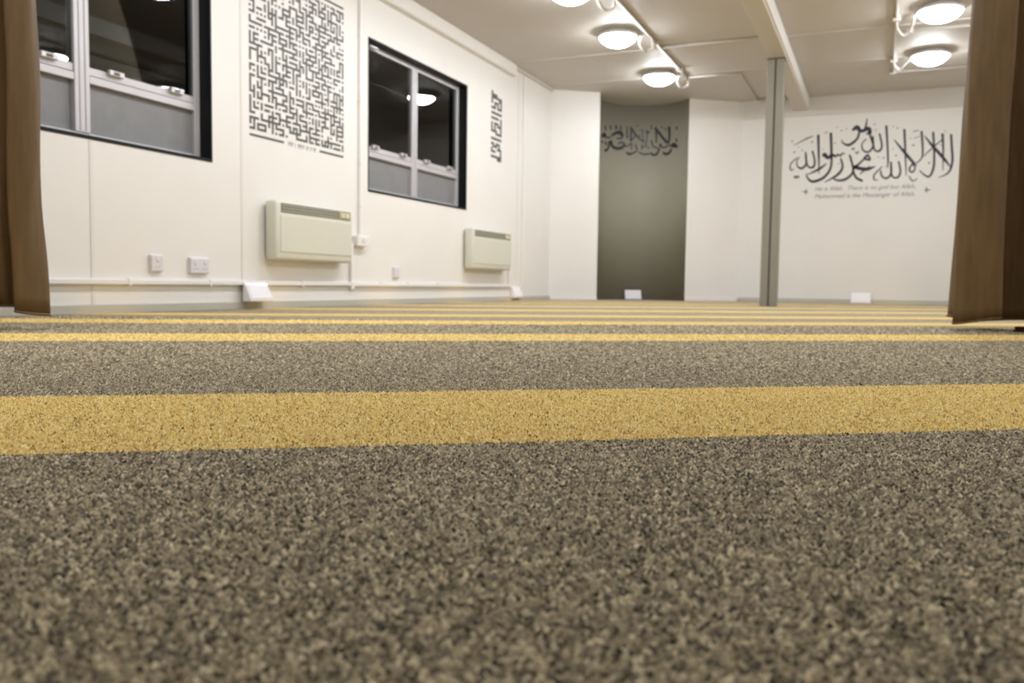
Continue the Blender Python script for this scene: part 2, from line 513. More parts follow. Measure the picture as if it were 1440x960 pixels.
# ------------------------------------------------------------------ square kufic wall lettering
def kufic(name, y0, y1, z0, z1, nx, nz, seed, label, mat, cuts, drawn=None):
    r = random.Random(seed)
    W, H = 2 * nx - 1, 2 * nz - 1
    g = [[0] * W for _ in range(H)]
    for j in range(nz):
        for i in range(nx):
            g[2 * j][2 * i] = 1 if r.random() < 0.93 else 0
    run_h = [0] * nz
    for j in range(nz):
        i = 0
        while i < nx - 1:                         # runs of horizontal strokes separated by gaps
            if r.random() < 0.46:
                n_ = r.choice([1, 1, 1, 2, 2, 3, 5])
                for k in range(n_):
                    if i + k < nx - 1 and g[2 * j][2 * (i + k)] and g[2 * j][2 * (i + k) + 2]:
                        g[2 * j][2 * (i + k) + 1] = 1
                i += n_ + 1
            else:
                i += 1
    for i in range(nx):
        j = 0
        while j < nz - 1:
            if r.random() < 0.55:
                n_ = r.choice([1, 1, 2, 3, 4])
                for k in range(n_):
                    if j + k < nz - 1:
                        y_, x_ = 2 * (j + k), 2 * i
                        full_l = x_ > 0 and g[y_][x_ - 1] and g[y_ + 2][x_ - 1] and g[y_ + 1][x_ - 2]
                        full_r = x_ < W - 1 and g[y_][x_ + 1] and g[y_ + 2][x_ + 1] and g[y_ + 1][x_ + 2]
                        if g[y_][x_] and g[y_ + 2][x_] and not ((full_l or full_r) and r.random() < 0.8):
                            g[y_ + 1][x_] = 1
                j += n_ + 1
            else:
                j += 1
    if drawn:
        g = [[1 if c == 'X' else 0 for c in row] for row in drawn]
        W, H = len(drawn[0]), len(drawn)
    mb = MB()
    cw, ch = (y1 - y0) / W, (z1 - z0) / H
    for j in range(H):
        i = 0
        while i < W:
            if g[j][i]:
                k = i
                while k + 1 < W and g[j][k + 1]: k += 1
                mb.box(XL + 0.0002, XL + 0.0015, y0 + i * cw, y0 + (k + 1) * cw, z1 - (j + 1) * ch, z1 - j * ch)
                i = k + 1
            else:
                i += 1
    root = empty(name, (XL, (y0 + y1) / 2, z0))
    under(mb.build('lettering', mat), root)
    tag(root, label, 'wall lettering')
    if cuts:                                       # ruled lines above and below, with a small caption in the gap
        box_part('rule_line', mat, root, XL + 0.0002, XL + 0.0015, y0, y1, z1 + 0.022, z1 + 0.036)
        L = y1 - y0
        box_part('rule_line', mat, root, XL + 0.0002, XL + 0.0015, y0, y0 + 0.33 * L, z0 - 0.040, z0 - 0.026)
        box_part('rule_line', mat, root, XL + 0.0002, XL + 0.0015, y0 + 0.715 * L, y1, z0 - 0.040, z0 - 0.026)
        cap = MB()
        yy = y0 + 0.375 * L
        for word in (3, 1, 4, 2, 1, 2):
            for k in range(word):
                cap.box(XL + 0.0002, XL + 0.001, yy, yy + 0.005, z0 - 0.047, z0 - 0.021)
                if r.random() < 0.7: cap.box(XL + 0.0002, XL + 0.001, yy + 0.005, yy + 0.012, z0 - 0.026 - 0.01 * r.random(), z0 - 0.021)
                yy += 0.017
            yy += 0.015
        under(cap.build('caption', M_VINYL_G), root)['kind'] = 'stuff'
    return root
kufic('kufic_wall_lettering', 4.075, 5.035, 1.065, 2.005, 29, 31, 5,
      'large black square maze-like lettering panel on the left wall between windows', M_VINYL_K, True)
kufic('kufic_wall_lettering', 7.475, 7.715, 1.352, 2.005, 6, 17, 9,
      'narrow upright strip of black square lettering right of the far window', M_VINYL_K, False,
      ['X......', 'XXXX...', 'XXXXXXX', 'X....XX', 'X.XXX.X', '..X.X.X', 'XXX.XXX', '.......', 'XXXXXXX', '.......', 'XXXXX.X',
       '......X', 'X.XXX.X', 'X.X.XXX', 'X.X...X', 'XXXX..X', '...XXXX', '.......', 'XXXXXXX', '.......', 'XX.XXX.',
       '.XXX.X.', 'X...XXX', 'XXX...X', '......X', 'XXXXXXX', '....XXX'])

# ------------------------------------------------------------------ heaters
def heater(y0, y1, z0, z1, label):
    root = empty('wall_heater', (XL, (y0 + y1) / 2, z0))
    tag(root, label, 'heater', 'wall heaters on the left wall')
    d = 0.095
    x0, x1 = XL + 0.012, XL + d
    # pressed-steel body, rounded, hung on a back plate
    box_part('back_plate', M_HEATER_EDGE, root, XL, x0, y0 + 0.04, y1 - 0.04, z0 + 0.04, z1 - 0.03)
    bd = MB().box(x0, x1, y0, y1, z0, z1).build('body', M_HEATER, bevel=0.018, segs=3)
    under(bd, root)
    for p in bd.data.polygons: p.use_smooth = True
    box_part('front_panel', M_HEATER, root, x1 - 0.003, x1 + 0.004, y0 + 0.045, y1 - 0.012, z0 + 0.048, z1 - 0.088, bevel=0.003)
    g = box_part('outlet_grille', M_GRILLE, root, x1 - 0.004, x1 + 0.0015, y0 + 0.05, y1 - 0.025, z1 - 0.072, z1 - 0.014, bevel=0.001)
    for k in range(3):
        zz = z1 - 0.060 + k * 0.017
        s = MB().box(x1, x1 + 0.004, y0 + 0.055, y1 - 0.17, zz - 0.002, zz + 0.002).build('grille_bar', M_HEATER_EDGE)
        s.parent = g
    cp = box_part('control_panel', M_DIAL, root, x1, x1 + 0.004, y1 - 0.155, y1 - 0.035, z1 - 0.066, z1 - 0.020, bevel=0.001)
    for k in range(2):
        s = MB().box(x1 + 0.003, x1 + 0.012, y1 - 0.14 + 0.05 * k, y1 - 0.105 + 0.05 * k, z1 - 0.060, z1 - 0.034).build('knob', M_HEATER, bevel=0.004)
        s.parent = cp
    return root
heater(4.19, 5.005, 0.298, 0.658, 'pale green-beige wall heater under the large square lettering panel')
heater(6.90, 7.78, 0.302, 0.668, 'pale green-beige wall heater at the far end of the left wall')

# ------------------------------------------------------------------ conduits, trunking and electrical plates on the left wall
def rounded(name, m, label, cat, group, *dims, bevel=0.003):
    return tag(MB().box(*dims).build(name, m, bevel=bevel), label, cat, group)

root = empty('mini_trunking', (XL, 5.2, 0.13)); tag(root, 'thin white cable trunking running low along the left wall', 'trunking')
box_part('trunk_length', M_WPLASTIC, root, XL, XL + 0.024, YR, 5.105, 0.142, 0.168, bevel=0.004)
box_part('trunk_length', M_WPLASTIC, root, XL, XL + 0.024, 5.135, 7.96, 0.138, 0.164, bevel=0.004)
box_part('junction', M_WPLASTIC, root, XL, XL + 0.028, 5.10, 5.14, 0.118, 0.172, bevel=0.004)
box_part('drop', M_WPLASTIC, root, XL, XL + 0.022, 5.106, 5.134, 0.17, 0.45, bevel=0.003)
box_part('drop', M_WPLASTIC, root, XL, XL + 0.022, 7.90, 7.928, 0.163, 0.31, bevel=0.003)
for y in (3.16, 3.72, 4.55, 5.5, 5.9, 6.4, 7.0):
    box_part('clip', M_WPLASTIC, root, XL, XL + 0.027, y - 0.008, y + 0.008, 0.136, 0.172, bevel=0.002)

root = empty('conduit', (XL, 5.226, 0.5)); tag(root, 'white vertical cable conduit between the large lettering and far window', 'conduit')
box_part('pipe', M_WPLASTIC, root, XL, XL + 0.020, 5.216, 5.240, 0.49, 2.225, bevel=0.006)
for z in (0.72, 1.02, 1.45, 1.9):
    box_part('clip', M_WPLASTIC, root, XL, XL + 0.023, 5.212, 5.244, z - 0.01, z + 0.01, bevel=0.003)
root = empty('conduit', (XL, 8.26, 0.05)); tag(root, 'thin white vertical conduit in the far left corner', 'conduit')
box_part('pipe', M_WPLASTIC, root, XL, XL + 0.020, 8.248, 8.272, 0.05, 2.31, bevel=0.006)
for z in (0.5, 0.95, 1.4, 1.85):
    box_part('clip', M_WPLASTIC, root, XL, XL + 0.023, 8.244, 8.276, z - 0.01, z + 0.01, bevel=0.003)

root = empty('box_trunking', (XL, 4.0, 2.23)); tag(root, 'deep white box trunking along the top of the left wall', 'trunking')
box_part('trunk_body', M_WALL, root, XL, XL + 0.055, YR, 7.96, 2.232, HC, bevel=0.006)
box_part('lid_edge', M_STRIP, root, XL + 0.052, XL + 0.057, YR, 7.95, 2.236, 2.250, bevel=0.001)
tag(MB().box(XL, XL + 0.03, 7.97, M0.y - 0.01, 2.318, HC).build('cornice_strip', M_HEADER, bevel=0.003),
    'narrow cover strip at the ceiling in the far left corner', 'trim')

def faceplate(y0, y1, z0, z1, gangs, label):
    root = empty('socket_plate', (XL, (y0 + y1) / 2, z0)); tag(root, label, 'socket', 'electrical plates on the left wall')
    box_part('back_box', M_SOCKET, root, XL, XL + 0.012, y0, y1, z0, z1, bevel=0.004)
    box_part('plate', M_SOCKET, root, XL + 0.011, XL + 0.020, y0 + 0.003, y1 - 0.003, z0 + 0.003, z1 - 0.003, bevel=0.004)
    w = (y1 - y0) / gangs
    for k in range(gangs):
        yc = y0 + (k + 0.5) * w
        box_part('rocker_switch', M_WPLASTIC, root, XL + 0.019, XL + 0.0235, yc - 0.006, yc + 0.008, z1 - 0.034, z1 - 0.014, bevel=0.002)
        for dy, dz in ((0, 0.052), (-0.011, 0.026), (0.011, 0.026)):
            box_part('pin_hole', M_SEAM, root, XL + 0.0195, XL + 0.0204, yc + dy - 0.003, yc + dy + 0.003, z0 + dz - 0.002, z0 + dz + 0.002)
faceplate(3.300, 3.384, 0.208, 0.298, 1, 'single white socket plate, nearest the left curtain')
faceplate(3.572, 3.716, 0.202, 0.292, 2, 'double white socket plate above the trunking, left of the first heater')
faceplate(5.690, 5.780, 0.205, 0.290, 1, 'single white socket plate below the far window')
root = empty('fused_spur', (XL, 5.23, 0.42)); tag(root, 'white switch box beside the first heater at the foot of a conduit', 'switch box')
box_part('box', M_WPLASTIC, root, XL, XL + 0.045, 5.150, 5.300, 0.425, 0.500, bevel=0.005)
box_part('rocker_switch', M_SOCKET, root, XL + 0.044, XL + 0.050, 5.21, 5.24, 0.45, 0.478, bevel=0.002)

# ------------------------------------------------------------------ small wedge boxes low on the walls
def wedge(loc, rz, w, h, d, label):
    root = empty('wedge_box', loc, rz); tag(root, label, 'wall box', 'small white wedge boxes along the walls')
    prof = [(0, 0), (d, 0.0), (d * 1.05, h * 0.10), (d * 0.30, h * 0.93), (d * 0.2, h), (0, h)]
    vs = [(-w / 2, -p[0], p[1]) for p in prof] + [(w / 2, -p[0], p[1]) for p in prof]
    n = len(prof)
    fs = [tuple(range(n)), tuple(range(2 * n - 1, n - 1, -1))] + [(i, (i + 1) % n, n + (i + 1) % n, n + i) for i in range(n)]
    b = MB().add(vs, fs).build('housing', M_BOX, bevel=0.004); b.parent = root
    a = math.atan2(h * 0.83, -d * 0.75)
    lid = MB().box(-w * 0.44, w * 0.44, -0.003, 0.003, -h * 0.40, h * 0.40).build('sloping_cover', M_BOX, bevel=0.002)
    lid.parent = root; lid.location = (0, -d * 0.68, h * 0.515)
    lid.rotation_euler = (-math.atan2(d * 0.75, h * 0.83), 0, 0)
wedge((XL + 0.026, 4.075, 0.046), math.pi / 2, 0.20, 0.112, 0.06, 'small white wedge-shaped box low on the wall left of the first heater')
wedge((XL + 0.005, 8.08, 0.030), math.pi / 2, 0.20, 0.115, 0.06, 'small white wedge-shaped box low in the far left corner')
na = math.radians(80)
pn = NC + ME * ((NR - 0.03) * math.cos(na)) + MN * ((NR - 0.03) * math.sin(na))
rzn = math.atan2(ME.y, ME.x) + na - math.pi / 2
wedge((pn.x, pn.y, 0.002), rzn, 0.20, 0.115, 0.06, 'small white wedge-shaped box at the foot of the grey niche')
wedge((-0.19, YB - 0.015, 0.004), 0.0, 0.21, 0.118, 0.06, 'small white wedge-shaped box at the foot of the back wall below the calligraphy')

# ------------------------------------------------------------------ beam and column
root = empty('ceiling_beam', (-0.91, 5.0, 2.2)); tag(root, 'deep painted ceiling beam running away above the grey column', 'beam')
box_part('beam_body', M_BEAM, root, -0.985, -0.835, YR, YB - 0.02, 2.200, HC, bevel=0.006)
box_part('lit_side', M_WALL, root, -0.840, -0.815, YR, YB - 0.02, 2.215, HC - 0.005, bevel=0.008)  # paler paint stands in for lamplight on the beam's right side
root = empty('support_column', (-0.905, 8.07, 0)); tag(root, 'grey twin steel column standing before the back wall', 'column')
CX0, CX1, CY0 = -0.995, -0.848, 8.0
box_part('post', M_COLUMN, root, CX0, CX0 + 0.066, CY0, CY0 + 0.12, 0, 2.2, bevel=0.006)
box_part('post', M_COLUMN, root, CX1 - 0.066, CX1, CY0, CY0 + 0.12, 0, 2.2, bevel=0.006)
box_part('joint_filler', M_SEAM, root, CX0 + 0.064, CX1 - 0.064, CY0 + 0.012, CY0 + 0.11, 0, 2.2)
box_part('cap_plate', M_SEAM, root, CX0 - 0.006, CX1 + 0.006, CY0 - 0.005, CY0 + 0.125, 2.188, 2.2)

# ------------------------------------------------------------------ ceiling lamps (each carries its own light)
R_L = 0.163
rim_me = lathe([(0.02, 0.0), (0.115, 0.0), (0.125, -0.020), (R_L + 0.004, -0.032), (R_L + 0.008, -0.038), (R_L + 0.006, -0.050), (R_L - 0.006, -0.054), (R_L - 0.02, -0.050)])
prof = [((R_L - 0.005) * math.cos(t / 10 * math.pi / 2) ** 0.92 + 0.001, -0.048 - 0.082 * math.sin(t / 10 * math.pi / 2) ** 1.35) for t in range(11)]
dome_me = lathe(prof)
def lamp(x, y, label, first=[None]):
    root = empty('ceiling_lamp', (x, y, HC)); tag(root, label, 'lamp', 'round ceiling lamps')
    if first[0] is None:
        a = rim_me.build('rim', M_RIM, smooth=True); d = dome_me.build('diffuser', M_LAMP, smooth=True)
        first[0] = (a, d)
    else:
        a = first[0][0].copy(); col.objects.link(a)
        d = first[0][1].copy(); col.objects.link(d)
    for o in (a, d):
        o.parent = root
LX, RX = -2.15, 0.345
lamp(LX, 8.745, 'lit round ceiling lamp just in front of the grey niche')
lamp(LX, 7.235, 'lit round ceiling lamp, second from the grey niche')
lamp(LX, 6.02, 'lit round ceiling lamp cut off by the top edge, left of the beam')
lamp(LX, 4.85, 'lit round ceiling lamp left of the beam, before the curtain line')
lamp(RX, 8.81, 'lit round ceiling lamp nearest the calligraphy wall, right of the beam')
lamp(RX, 7.43, 'lit round ceiling lamp right of the beam beside the right curtain, second from calligraphy wall')
lamp(RX, 5.93, 'lit round ceiling lamp right of the beam, third from the calligraphy wall')
lamp(RX, 4.72, 'lit round ceiling lamp right of the beam, next to the curtain line')
lamp(LX, 3.45, 'lit round ceiling lamp above the left curtain')
lamp(LX, 2.05, 'lit round ceiling lamp above the left side of the viewpoint')
lamp(RX, 2.45, 'lit round ceiling lamp above the right side of the viewpoint')
lamp(LX, 0.75, 'lit round ceiling lamp left of the viewpoint, nearest the rear wall')


# ------------------------------------------------------------------ conduits on the ceiling
def smooth_path(pts, n=6):
    P = [Vector(p) for p in pts]
    res = []
    for i in range(len(P) - 1):
        p0, p1, p2, p3 = P[max(i - 1, 0)], P[i], P[i + 1], P[min(i + 2, len(P) - 1)]
        for k in range(n):
            t = k / n
            res.append(0.5 * ((2 * p1) + (-p0 + p2) * t + (2 * p0 - 5 * p1 + 4 * p2 - p3) * t * t + (-p0 + 3 * p1 - 3 * p2 + p3) * t ** 3))
    res.append(P[-1])
    return res
def ceiling_conduit(label, runs, hooks, boxes=()):
    x, y = runs[0][0][0], runs[0][0][1]
    root = empty('ceiling_conduit', (x, y, HC)); tag(root, label, 'conduit')
    for r in runs:
        under(MB().tube([(p[0], p[1], HC - 0.014) for p in r], 0.012).build('pipe', M_PIPE, smooth=True), root)
    for hk in hooks:
        under(MB().tube(smooth_path(hk), 0.012).build('hook', M_PIPE, smooth=True), root)
    for bx, by in boxes:
        under(MB().box(bx - 0.03, bx + 0.03, by - 0.03, by + 0.03, HC - 0.036, HC).build('junction_box', M_PIPE, bevel=0.006), root)
    return root
Z1 = HC - 0.02
def hook(cx, ly, side, lx):       # flexible tail from the conduit round to the lamp's edge
    return [(cx, ly + 0.26, Z1), (cx, ly + 0.33, HC - 0.03), (cx - 0.02, ly + 0.36, HC - 0.075), (cx - 0.07, ly + 0.30, HC - 0.10), (cx - 0.085, ly + 0.18, HC - 0.06), (lx + side * 0.185, ly + 0.08, HC - 0.03)]
ceiling_conduit('white conduit along the ceiling beside the lamps left of the beam', [[(-1.92, YR + 0.05), (-1.92, 8.98)]],
                [hook(-1.92, 8.745, 1, LX), hook(-1.92, 7.235, 1, LX), hook(-1.92, 6.02, 1, LX)], [(-1.92, 7.62), (-1.92, 8.62)])
ceiling_conduit('thin white conduit crossing the ceiling towards the beam, by the second lamp', [[(-1.90, 7.80), (-1.0, 7.80)]], [])
ceiling_conduit('thin conduit bending towards the wall right of the grey niche', [[(-1.90, 8.99), (-1.385, 8.99), (-1.385, 10.33)], [(-1.385, 10.33), (-1.05, 10.33)]], [])
ceiling_conduit('white conduit along the ceiling beside the lamps right of the beam', [[(0.043, YR + 0.05), (0.043, 9.47), (XR - 0.02, 9.47)], [(0.15, 8.03), (XR - 0.02, 8.03)]],
                [[(0.043, 7.60, Z1), (0.05, 7.78, HC - 0.05), (0.10, 7.88, HC - 0.085), (0.15, 7.80, HC - 0.06), (0.17, 7.55, HC - 0.03)],
                 [(0.043, 8.95, Z1), (0.05, 9.05, HC - 0.05), (0.10, 9.10, HC - 0.075), (0.15, 9.0, HC - 0.04), (0.18, 8.92, HC - 0.03)]],
                [(0.043, 7.62), (0.043, 8.98), (0.043, 9.47), (0.15, 8.03)])

# ------------------------------------------------------------------ calligraphy
def catmull(pts, n=8):
    P = [np.array(p, float) for p in pts]
    res = []
    for i in range(len(P) - 1):
        p0, p1, p2, p3 = P[max(i - 1, 0)], P[i], P[i + 1], P[min(i + 2, len(P) - 1)]
        for k in range(n):
            t = k / n
            res.append(0.5 * ((2 * p1) + (-p0 + p2) * t + (2 * p0 - 5 * p1 + 4 * p2 - p3) * t * t + (-p0 + 3 * p1 - 3 * p2 + p3) * t ** 3))
    res.append(P[-1])
    return res

def stroke_mesh(mb, pts, to3d, off):
    """flat reed-pen stroke: pts = (x, y, half width) in drawing units; to3d maps drawing units to the wall"""
    if len(pts) == 1:
        x, y, w = pts[0]
        pts = [(x - w, y + w * 0.3, w * 0.6), (x + w, y - w * 0.3, w * 0.6)]
    c = catmull(pts) if len(pts) > 2 else [np.array(p, float) for p in pts]
    Lp, Rp = [], []
    for i, p in enumerate(c):
        d = c[min(i + 1, len(c) - 1)][:2] - c[max(i - 1, 0)][:2]
        d = d / (np.linalg.norm(d) + 1e-9)
        nrm = np.array([-d[1], d[0]])
        w = max(p[2], 1.2)
        Lp.append(p[:2] + nrm * w); Rp.append(p[:2] - nrm * w)
    n = len(c)
    vs = [to3d(q, off) for q in Lp] + [to3d(q, off) for q in Rp] + [to3d(q, 0.0002) for q in Lp] + [to3d(q, 0.0002) for q in Rp]
    fs = []
    for i in range(n - 1):
        fs += [(i, i + 1, n + i + 1, n + i), (2 * n + i, 3 * n + i, 3 * n + i + 1, 2 * n + i + 1),
               (i, 2 * n + i, 2 * n + i + 1, i + 1), (n + i, n + i + 1, 3 * n + i + 1, 3 * n + i)]
    fs += [(0, n, 3 * n, 2 * n), (n - 1, 3 * n - 1, 4 * n - 1, 2 * n - 1)]
    mb.add(vs, fs)

# drawing units of the big inscription -> back wall (x right, z up)
def back3d(q, off):
    u, v = (q[0] - 66.5) / 1262.7, (q[1] - 193.8) / 387.7
    a = (1 - u) * (1 - v); b = u * (1 - v); c = (1 - u) * v; d = u * v
    x = a * -1.005 + b * 0.668 + c * -0.999 + d * 0.681
    z = a * 1.965 + b * 1.882 + c * 1.396 + d * 1.348
    return (x, YB - off, z)

BIG = [
 [(1312, 218, 9), (1320, 320, 9), (1326, 430, 9), (1300, 515, 7), (1225, 556, 2)],
 [(1118, 232, 4), (1180, 310, 11), (1258, 400, 12), (1312, 472, 4)],
 [(1250, 212, 10), (1258, 350, 7), (1258, 500, 3)],
 [(1246, 262, 4), (1180, 322, 5), (1108, 392, 3)],
 [(1180, 198, 9), (1190, 330, 8), (1190, 470, 9), (1160, 545, 8), (1118, 530, 6), (1085, 498, 4)],
 [(1094, 192, 9), (1105, 320, 8), (1100, 400, 6), (1058, 442, 4)],
 [(888, 258, 4), (960, 345, 11), (1030, 428, 11), (1064, 464, 5)],
 [(964, 176, 10), (975, 350, 8), (986, 540, 3)],
 [(1036, 440, 7), (1008, 488, 7), (1030, 512, 7), (1052, 482, 6), (1032, 450, 4)],
 [(1006, 540, 4), (1036, 580, 5), (1072, 558, 2)],
 [(826, 148, 10), (838, 300, 8), (845, 420, 7), (842, 478, 3)],
 [(926, 425, 7), (941, 500, 8), (926, 548, 8), (888, 550, 7), (870, 505, 6), (868, 428, 6)],
 [(868, 428, 6), (870, 520, 8), (838, 557, 8), (800, 540, 7), (790, 495, 6)],
 [(802, 466, 4), (742, 530, 6), (744, 570, 5), (772, 568, 3)],
 [(774, 208, 7), (795, 300, 8), (780, 342, 8), (745, 342, 7), (730, 300, 6), (724, 228, 6)],
 [(724, 228, 6), (726, 312, 8), (690, 352, 8), (650, 338, 7), (640, 290, 5), (672, 250, 5)],
 [(562, 184, 10), (598, 160, 17), (622, 186, 15), (650, 186, 13), (690, 170, 15), (702, 202, 11), (670, 212, 6)],
 [(676, 92, 4), (668, 150, 8), (652, 192, 8)],
 [(690, 188, 9), (712, 250, 8), (736, 322, 6)],
 [(616, 200, 9), (600, 250, 9), (540, 296, 11), (490, 282, 6), (478, 254, 3)],
 [(694, 372, 9), (662, 400, 9), (704, 412, 9), (692, 378, 8)],
 [(664, 402, 7), (612, 452, 9), (590, 470, 13), (680, 486, 14), (748, 464, 4)],
 [(610, 462, 8), (576, 490, 7), (600, 550, 10), (652, 578, 10)],
 [(704, 462, 4), (668, 492, 6), (628, 524, 4)],
 [(544, 372, 8), (575, 480, 9), (560, 530, 9), (500, 570, 10), (432, 566, 7), (418, 538, 3)],
 [(474, 400, 7), (490, 470, 9), (450, 530, 10), (348, 586, 3)],
 [(328, 384, 8), (345, 372, 17), (372, 396, 12), (402, 374, 12), (432, 384, 9), (450, 372, 8), (472, 380, 7), (486, 362, 6), (506, 366, 4)],
 [(390, 200, 11), (398, 340, 10), (396, 470, 9), (340, 550, 11), (250, 580, 11), (206, 546, 7), (200, 514, 3)],
 [(288, 215, 11), (298, 400, 8), (302, 520, 3)],
 [(362, 438, 3), (304, 482, 10), (208, 526, 3)],
 [(244, 340, 8), (265, 420, 8), (255, 466, 9), (216, 466, 7), (195, 420, 7), (188, 348, 6)],
 [(188, 348, 6), (195, 440, 8), (160, 476, 9), (125, 462, 6), (118, 420, 4), (142, 388, 3)],
 [(122, 394, 4), (68, 440, 5), (68, 490, 5), (96, 480, 3)],
 [(92, 296, 2), (200, 243, 5), (250, 226, 2)],
 [(1030, 196, 3), (1072, 186, 3)], [(1040, 250, 2), (1080, 232, 3)], [(340, 204, 3), (362, 194, 3)],
 [(590, 352, 5), (604, 362, 5), (616, 345, 4)], [(560, 322, 5), (572, 332, 5), (582, 318, 4)],
 [(96, 538, 6), (112, 548, 9), (128, 538, 6), (140, 552, 5)],
]
for d in [(75, 265, 6), (95, 350, 8), (160, 335, 6), (240, 272, 7), (425, 280, 6), (440, 160, 5), (475, 185, 6), (515, 170, 5),
          (735, 138, 6), (880, 155, 5), (912, 168, 6), (1270, 194, 5), (905, 380, 7), (880, 330, 5), (810, 398, 7), (770, 392, 5),
          (745, 182, 6), (1155, 440, 8), (1035, 302, 8), (1012, 248, 5), (832, 466, 5), (1240, 300, 5), (460, 440, 5), (640, 430, 5), (560, 395, 4), (330, 330, 5), (130, 310, 5)]:
    BIG.append([d])
bm_ = MB()
for s in BIG:
    stroke_mesh(bm_, s, back3d, 0.002)
root = empty('calligraphy', (-0.17, YB, 1.3)); tag(root, 'large black Arabic calligraphy with an English caption on the back wall', 'wall lettering')
under(bm_.build('arabic_lettering', M_VINYL), root)

def text_part(body, width, x, z, shear):
    cu = bpy.data.curves.new('text', 'FONT'); cu.body = body; cu.size = 0.1; cu.shear = shear; cu.extrude = 0.0008
    to = bpy.data.objects.new('text', cu); col.objects.link(to)
    bpy.context.view_layer.update()
    me = bpy.data.meshes.new_from_object(to.evaluated_get(bpy.context.evaluated_depsgraph_get()))
    bpy.data.objects.remove(to)
    n = len(me.vertices); co = np.zeros(n * 3, np.float32); me.vertices.foreach_get('co', co); co = co.reshape(-1, 3)
    x0, x1 = co[:, 0].min(), co[:, 0].max()
    k = width / (x1 - x0)
    new = np.zeros_like(co)
    new[:, 0] = x + (co[:, 0] - x0) * k
    new[:, 1] = YB - 0.0011 - co[:, 2]
    new[:, 2] = z + co[:, 1] * k * 1.0
    me.vertices.foreach_set('co', new.ravel()); me.update()
    me.materials.clear(); me.materials.append(M_VINYL_G)
    o = bpy.data.objects.new('caption_line', me); col.objects.link(o); o['kind'] = 'stuff'
    return under(o, root)
xa = back3d((272, 640), 0); xb = back3d((1056, 640), 0)
text_part('He is Allah.  There is no god but Allah,', xb[0] - xa[0], xa[0], back3d((660, 645), 0)[2], 0.32)
text_part('Muhammad is the Messenger of Allah.', xb[0] - xa[0], xa[0], back3d((660, 704), 0)[2], 0.32)
for ox, oy, sgn in ((195, 660, 1), (1145, 650, -1)):
    om = MB()
    for st in ([(ox - 30 * sgn, oy, 2), (ox, oy, 5), (ox + 24 * sgn, oy, 3)], [(ox + 6 * sgn, oy - 24, 2), (ox + 4 * sgn, oy, 7), (ox + 6 * sgn, oy + 24, 2)]):
        stroke_mesh(om, st, back3d, 0.0015)
    under(om.build('caption_ornament', M_VINYL_G), root)

# niche inscription, on the curve of the niche
def niche3d(q, off):
    x, y = q
    ang = np.interp(x, [90, 154, 360, 566, 771, 977, 1183, 1265], [140.0, 128.0, 102.5, 82.7, 64.5, 46.0, 25.0, 14.8])
    zt = np.interp(x, [154, 360, 566, 771, 977, 1183, 1265], [2.0746, 2.1048, 2.1167, 2.1174, 2.108, 2.0865, 2.0728])
    z = zt - (y - 154.3) * 0.000815
    a = math.radians(ang)
    p = NC + (NR - off) * (ME * math.cos(a) + MN * math.sin(a))
    return (p.x, p.y, z)
SMALL = [
 [(1112, 440, 18), (1150, 450, 24), (1200, 478, 16)], [(1068, 180, 13), (1076, 330, 11), (1062, 430, 10)],
 [(868, 196, 16), (950, 300, 15), (1052, 425, 14)], [(935, 450, 14), (955, 455, 18), (970, 470, 10)],
 [(1112, 500, 8), (1082, 560, 13), (1030, 582, 16), (990, 555, 8)], [(945, 500, 8), (905, 580, 13), (850, 597, 14), (812, 560, 11)],
 [(880, 215, 11), (890, 300, 9), (892, 420, 7)], [(815, 390, 12), (835, 398, 15)], [(735, 240, 12), (765, 265, 17), (800, 262, 12)],
 [(645, 555, 7), (720, 590, 11), (800, 580, 9)], [(520, 190, 13), (600, 305, 14), (705, 405, 8)], [(470, 175, 8), (480, 350, 9)],
 [(530, 220, 8), (530, 400, 11)], [(610, 550, 7), (560, 572, 11), (510, 585, 15), (470, 555, 8)], [(540, 420, 8), (540, 520, 6)],
 [(590, 450, 12), (610, 458, 14)], [(258, 312, 9), (330, 270, 18), (390, 282, 22), (412, 335, 12)],
 [(258, 380, 9), (270, 455, 13), (330, 500, 17), (400, 490, 17), (442, 448, 11), (400, 412, 9), (348, 432, 9)],
 [(218, 395, 14), (240, 420, 17)], [(128, 290, 16), (150, 305, 20), (112, 335, 16)], [(205, 505, 10), (178, 525, 15), (155, 515, 8)],
 [(160, 400, 9), (190, 450, 8)], [(110, 400, 10), (125, 425, 9)], [(240, 160, 7), (252, 225, 8)], [(318, 160, 8), (322, 225, 8)], [(376, 170, 8), (384, 240, 9)],
 [(160, 170, 7), (168, 235, 7)], [(640, 230, 6), (700, 225, 6)], [(690, 440, 6), (690, 520, 7)], [(760, 480, 6), (800, 500, 7)],
 [(1180, 350, 6), (1188, 410, 6)], [(1070, 440, 8), (1120, 470, 10), (1160, 470, 12)], [(960, 470, 9), (1000, 490, 8), (1060, 460, 8)], [(830, 405, 8), (850, 470, 8), (940, 505, 8)],
 [(600, 465, 9), (620, 520, 8), (600, 560, 8)], [(690, 230, 7), (700, 330, 7), (720, 430, 6)], [(440, 450, 8), (480, 470, 7), (540, 420, 7)], [(760, 280, 7), (755, 400, 7), (740, 470, 7), (680, 480, 6)],
 [(600, 300, 7), (560, 360, 6), (530, 400, 6)], [(230, 420, 9), (220, 480, 9), (190, 520, 8)], [(410, 330, 9), (380, 360, 8), (330, 350, 8)], [(160, 320, 10), (200, 340, 8), (250, 330, 8)],
 [(1010, 200, 5), (1030, 240, 5)], [(660, 300, 6), (640, 360, 6)], [(960, 180, 7), (975, 210, 6)], [(1185, 180, 6), (1180, 230, 6)], [(820, 160, 6), (815, 230, 6)], [(590, 180, 5), (640, 170, 5)],
]
sm = MB()
for s in SMALL:
    stroke_mesh(sm, [(x, y, w * 1.3 + 1) for x, y, w in s], niche3d, 0.002)
